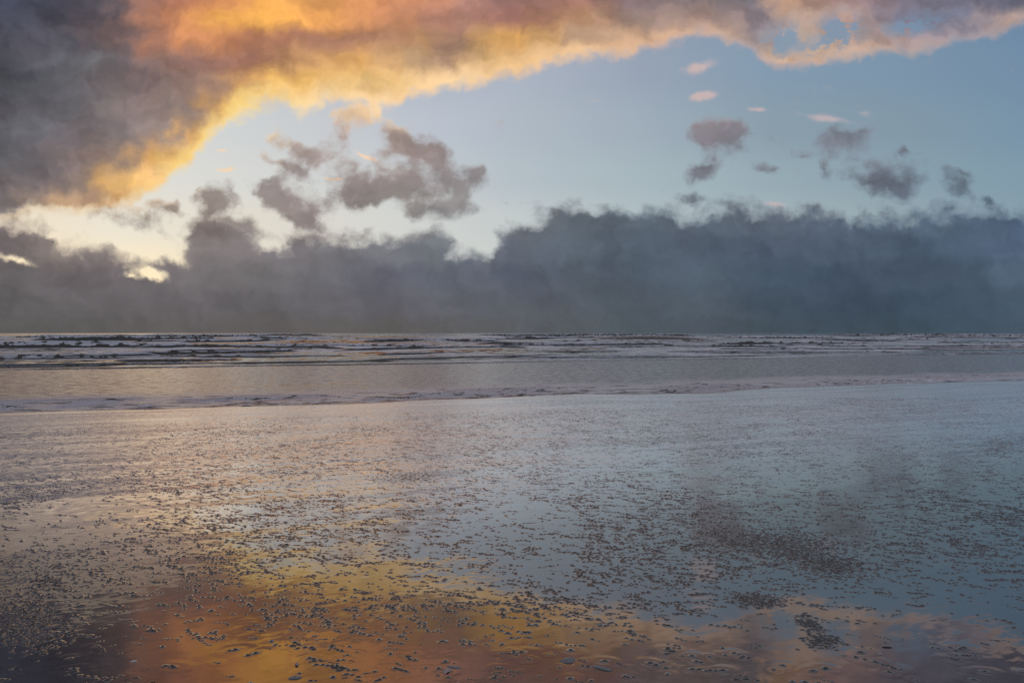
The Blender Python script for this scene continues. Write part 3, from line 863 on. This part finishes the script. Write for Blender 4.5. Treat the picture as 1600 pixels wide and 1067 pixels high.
# the 300 that show largest stand on their own
bases = []
for k in range(14):
    v, f, core = ripple_template(500 + k)
    o = mesh_obj('sand_mound', v, f, [M_MOUND, M_SAND])
    o.data.polygons.foreach_set('material_index', core)
    bases.append(o.data)
    bpy.data.objects.remove(o)
NUM = ['', 'lone', 'pair', 'three', 'four', 'five', 'six', 'seven']
ORD = ['first', 'second', 'third', 'fourth', 'fifth', 'sixth', 'seventh', 'eighth', 'ninth', 'tenth', 'eleventh', 'twelfth', 'thirteenth', 'fourteenth', 'fifteenth']
def where(px, py):
    band = 'bottom edge' if py > 1040 else 'near the bottom' if py > 1005 else 'higher up'
    col = ('dark reflection far left' if px < 160 else 'brown water lower left' if px < 330 else
           'orange reflection left' if px < 500 else 'orange reflection centre' if px < 680 else 'brown reflection centre' if px < 860 else
           'rippled water right' if px < 1060 else 'dim reflection lower right' if px < 1330 else 'dark water far right')
    return '%s, %s' % (band, col)
members = {}
for j in near_idx: members.setdefault(chain[j], []).append(j)
keys = {c: (len(ids), where(np.mean(PX[ids]), np.mean(PY[ids]))) for c, ids in members.items()}
def mound_label(i):
    c = chain[i]; ids = members[c]; n, k = len(ids), ids.index(i)
    alike = sorted((q for q in keys if keys[q] == keys[c]), key=lambda q: PX[members[q][0]])
    nth = ORD[alike.index(c)] + ' ' if len(alike) > 1 else ''
    if n == 1: return ('%slone wet sand mound%s, %s' % (nth, ' from left' if nth else '', keys[c][1]))
    if n == 2: return '%s of the %spair of sand mounds, %s' % (('left', 'right')[k], nth, keys[c][1])
    w = ('leftmost' if k == 0 else 'rightmost' if k == n - 1 else ORD[k])
    return '%s in the %srow of %s sand mounds, %s' % (w, nth, NUM[n], keys[c][1])
r_m = np.random.default_rng(21)
for n_, i in enumerate(near_idx):
    o = link('sand_mound', bases[n_ % len(bases)])
    x, y, w, _c = pts[i]
    o.location = (x, y, 0.0006 * r_m.random())
    o.rotation_euler = (0, 0, math.radians(r_m.normal(0, 14)))
    o.scale = (w * r_m.uniform(1.1, 1.7), w, w * r_m.uniform(0.55, 1.0))
    tag(o, mound_label(i), 'sand mound', 'sand mounds in the wet foreground')

pr = pts[rest]
dist = pr[:, 1]
T_mid = [hat_template(900 + k, [0.12, 0.24, 0.36, 0.55, 0.85], 10) for k in range(8)]
T_far = [hat_template(940 + k, [0.17, 0.34, 0.6], 6) for k in range(6)]
stamp('sand_mounds', pr[dist < 7.0], T_mid, [M_MOUND, M_SAND], seed=31)
stamp('distant_sand_mounds', pr[dist >= 7.0], T_far, [M_MOUND, M_SAND], 1.0, seed=32)

# patches of fine sand pellets
def pellets():
    r = np.random.default_rng(41)
    out = []
    for (cx, cy, rx, ry, tilt, n) in [(1215, 850, 110, 26, 6, 2600), (1300, 885, 55, 16, 10, 900), (1180, 938, 45, 10, 4, 420), (1265, 975, 22, 12, 30, 220), (1285, 1002, 26, 10, 0, 260), (50, 960, 60, 45, 0, 900), (70, 900, 60, 30, 0, 500), (640, 745, 60, 10, 0, 500)]:
        u = r.normal(0, 0.55, n); v = r.normal(0, 0.55, n)
        tt = math.radians(tilt)
        px = cx + rx * u * math.cos(tt) - ry * v * math.sin(tt)
        py = cy + rx * u * math.sin(tt) + ry * v * math.cos(tt)
        for a, b in zip(px, py):
            if b > 560:
                x, y = ground_at(a, b)
                out.append((x, y, 0.0165 * math.exp(r.normal(0, 0.30))))
    return np.array(out)
stamp('fine_sand_pellets', pellets(), T_far, [M_MOUND, M_SAND], 0.9, seed=51)

# ------------------------------------------------------------------ shells and stones lying among the mounds
def place(o, px, py, z=0.0):
    x, y = ground_at(px, py)
    o.location = (x, y, z)
    return o

M_PALE = simple_material('pale_shell', (0.62, 0.58, 0.52), (0.80, 0.76, 0.70), 120.0, 0.35)
M_PINK = simple_material('pink_shell', (0.42, 0.27, 0.25), (0.66, 0.50, 0.48), 160.0, 0.35)
M_GREY = simple_material('grey_shell', (0.16, 0.15, 0.15), (0.38, 0.37, 0.38), 140.0, 0.25)
M_DARK = simple_material('dark_shell', (0.015, 0.014, 0.014), (0.06, 0.05, 0.05), 140.0, 0.2)
M_RUST = simple_material('rusty_pebble', (0.30, 0.14, 0.06), (0.48, 0.27, 0.12), 200.0, 0.4)

def razor_shell(length, width, height, seed):
    """one long curved valve lying hollow side down, growth lines across it"""
    r = np.random.default_rng(seed)
    n, m = 28, 11
    e = np.linspace(-1, 1, n); c = np.linspace(-1, 1, m)
    E, Cc = np.meshgrid(e, c)
    wid = width * 0.5 * np.clip(1 - np.abs(E) ** 6, 0.0, 1) ** 0.5
    X = E * length * 0.5
    Y = Cc * wid + 0.10 * length * (E ** 2 - 0.4) * 0.35
    Z = height * np.sqrt(np.clip(1 - Cc ** 2 * 0.96, 0, 1)) * (0.35 + 0.65 * np.clip(1 - np.abs(E) ** 4, 0, 1)) * (1 + 0.05 * np.sin(E * 24)) - 0.0015
    return np.stack([X, Y, Z], -1).reshape(-1, 3), grid_faces(m, n)

def scallop_shell(R, height, seed):
    """a fan shaped valve with ribs, domed"""
    r = np.random.default_rng(seed)
    n, m = 26, 9
    vs = []
    for j in range(m):
        q = j / (m - 1)
        for i in range(n):
            th = -1.25 + 2.5 * i / (n - 1)
            rr = R * q * (1 - 0.10 * abs(th)) * (1 + 0.03 * math.cos(i * 2.6) * q)
            z = height * math.sin(math.pi * (0.10 + 0.86 * q)) * math.cos(th * 0.9) + 0.03 * R * math.cos(i * 2.6) * q - 0.001
            vs.append((rr * math.sin(th), rr * math.cos(th) - R * 0.5, z))
    return np.array(vs), grid_faces(m, n)

def whelk(length, R):
    """a small coiled shell: whorls tapering to a spire, with a flared lip"""
    n, m = 40, 16
    vs = []
    for j in range(n):
        t = j / (n - 1)
        prof = R * (1 - t) ** 0.85 * (1 + 0.14 * abs(math.sin(t * math.pi * 4.5))) if t > 0.22 else R * (0.45 + 0.55 * t / 0.22)
        for i in range(m):
            a = 2 * math.pi * i / m
            f = 1 + 0.10 * math.cos(a - t * 24)
            vs.append((length * (t - 0.4), prof * f * math.cos(a), R * 0.72 + prof * f * math.sin(a) * 0.9 - R * 0.25))
    fs = []
    for j in range(n - 1):
        for i in range(m):
            k = (i + 1) % m
            fs.append((j * m + i, j * m + k, (j + 1) * m + k, (j + 1) * m + i))
    return np.array(vs), np.array(fs)

def pebble(a, b, c, seed):
    bm = bmesh.new()
    bmesh.ops.create_icosphere(bm, subdivisions=3, radius=1.0)
    co = np.array([v.co[:] for v in bm.verts]); fs = np.array([[v.index for v in f.verts] for f in bm.faces])
    bm.free()
    k = 0.86 + 0.28 * fbm(co[:, 0] * 1.5 + seed, co[:, 1] * 1.5 + co[:, 2] * 1.7, seed, 3)
    co = co * k[:, None] * np.array([a, b, c]); co[:, 2] += c * 0.55
    return co, fs

def shell(name, vf, mat, px, py, rz, label, cat, group=None, tilt=0.0):
    o = mesh_obj(name, vf[0], vf[1], mat)
    place(o, px, py, 0.0)
    o.rotation_euler = (math.radians(tilt), 0, math.radians(rz))
    tag(o, label, cat, group)
    return o

shell('razor_shell', razor_shell(0.030, 0.012, 0.007, 1), M_PALE, 209, 1033, 18, 'pale cream shell sliver in the dark brown water at lower left', 'shell')
shell('whelk_shell', whelk(0.026, 0.009), M_PINK, 464, 1039, -62, 'pinkish coiled shell standing alone in the orange reflection', 'shell')
shell('razor_shell', razor_shell(0.062, 0.018, 0.010, 2), M_GREY, 461, 1059, 10, 'grey elongated shell at the bottom edge under the pinkish coiled shell', 'shell')
shell('razor_shell', razor_shell(0.075, 0.020, 0.008, 3), M_GREY, 709, 1042, -14, 'long grey shell half sunk in the brown water, bottom centre', 'shell')
shell('cockle_shell', scallop_shell(0.036, 0.012, 4), M_PINK, 698, 1048, 70, 'small peach cockle shell touching the long grey shell', 'shell')
shell('cockle_shell', scallop_shell(0.050, 0.017, 5), M_GREY, 888, 1032, 200, 'grey domed cockle shell in the brown water right of centre', 'shell')
shell('razor_shell', razor_shell(0.100, 0.022, 0.011, 6), M_GREY, 941, 1044, -26, 'longest grey shell lying slantwise near the bottom edge', 'shell')
shell('pebble', pebble(0.007, 0.005, 0.004, 7), M_PALE, 1375, 1022, 10, 'tiny white pebble in the dark reflection at lower right', 'pebble')
shell('razor_shell', razor_shell(0.050, 0.011, 0.007, 8), M_DARK, 1386, 1011, -6, 'thin black shell just above the tiny white pebble', 'shell')
shell('pebble', pebble(0.009, 0.007, 0.005, 9), M_RUST, 239, 1065, 0, 'small rusty orange pebble on the bottom edge at left', 'pebble')

# ------------------------------------------------------------------ a gull far out over the sea
def build_gull():
    root = bpy.data.objects.new('gull', None)
    C.objects.link(root)
    n, m = 14, 10
    vs = []
    for j in range(n):
        t = j / (n - 1)
        R = 0.075 * math.sin(math.pi * min(max(t * 0.96 + 0.02, 0), 1)) ** 0.7 * (1 - 0.35 * t) + 0.004
        if t < 0.18: R = 0.02 + 0.032 * math.sin(math.pi * t / 0.18 * 0.8)
        for i in range(m):
            a = 2 * math.pi * i / m
            vs.append((0.25 - 0.5 * t, R * math.cos(a), R * math.sin(a) * 0.9))
    fs = [(j * m + i, j * m + (i + 1) % m, (j + 1) * m + (i + 1) % m, (j + 1) * m + i) for j in range(n - 1) for i in range(m)]
    mat = simple_material('gull_feathers', (0.05, 0.05, 0.055), (0.12, 0.12, 0.13), 8.0, 0.7)
    mesh_obj('body', np.array(vs), np.array(fs), mat, root)
    for sgn in (-1, 1):
        pts_ = [(0.0, 0.08, 0.09, 0.05), (0.25, 0.07, 0.10, 0.13), (0.45, 0.02, 0.085, 0.15), (0.65, -0.04, 0.05, 0.11), (0.78, -0.10, 0.012, 0.07)]
        wv, wf = [], []
        for (sp, cx, ch, hz) in pts_:
            for (fx, fz) in ((1, 0), (0.3, 0.012), (-0.5, 0.008), (-1.2, 0), (-0.4, -0.006), (0.4, -0.006)):
                wv.append((cx + fx * ch, sgn * (0.03 + sp), hz + fz))
        for j in range(len(pts_) - 1):
            for i in range(6):
                k = (i + 1) % 6
                wf.append((j * 6 + i, j * 6 + k, (j + 1) * 6 + k, (j + 1) * 6 + i))
        mesh_obj('wing', np.array(wv), np.array(wf), mat, root)
    tv = np.array([(-0.2, -0.03, 0.01), (-0.2, 0.03, 0.01), (-0.36, 0.07, 0.0), (-0.36, -0.07, 0.0), (-0.2, -0.03, -0.01), (-0.2, 0.03, -0.01), (-0.36, 0.07, -0.008), (-0.36, -0.07, -0.008)])
    mesh_obj('tail', tv, np.array([(0, 1, 2, 3), (7, 6, 5, 4), (0, 4, 5, 1), (1, 5, 6, 2), (2, 6, 7, 3), (3, 7, 4, 0)]), mat, root)
    D = 190.0
    root.location = ((83 - 800) / F * D, D, CAM_H + (HOR - 379) / F * D)
    root.rotation_euler = (math.radians(8), 0, math.radians(60))
    tag(root, 'dark gull flying small before the grey cloud at far left', 'bird')
build_gull()
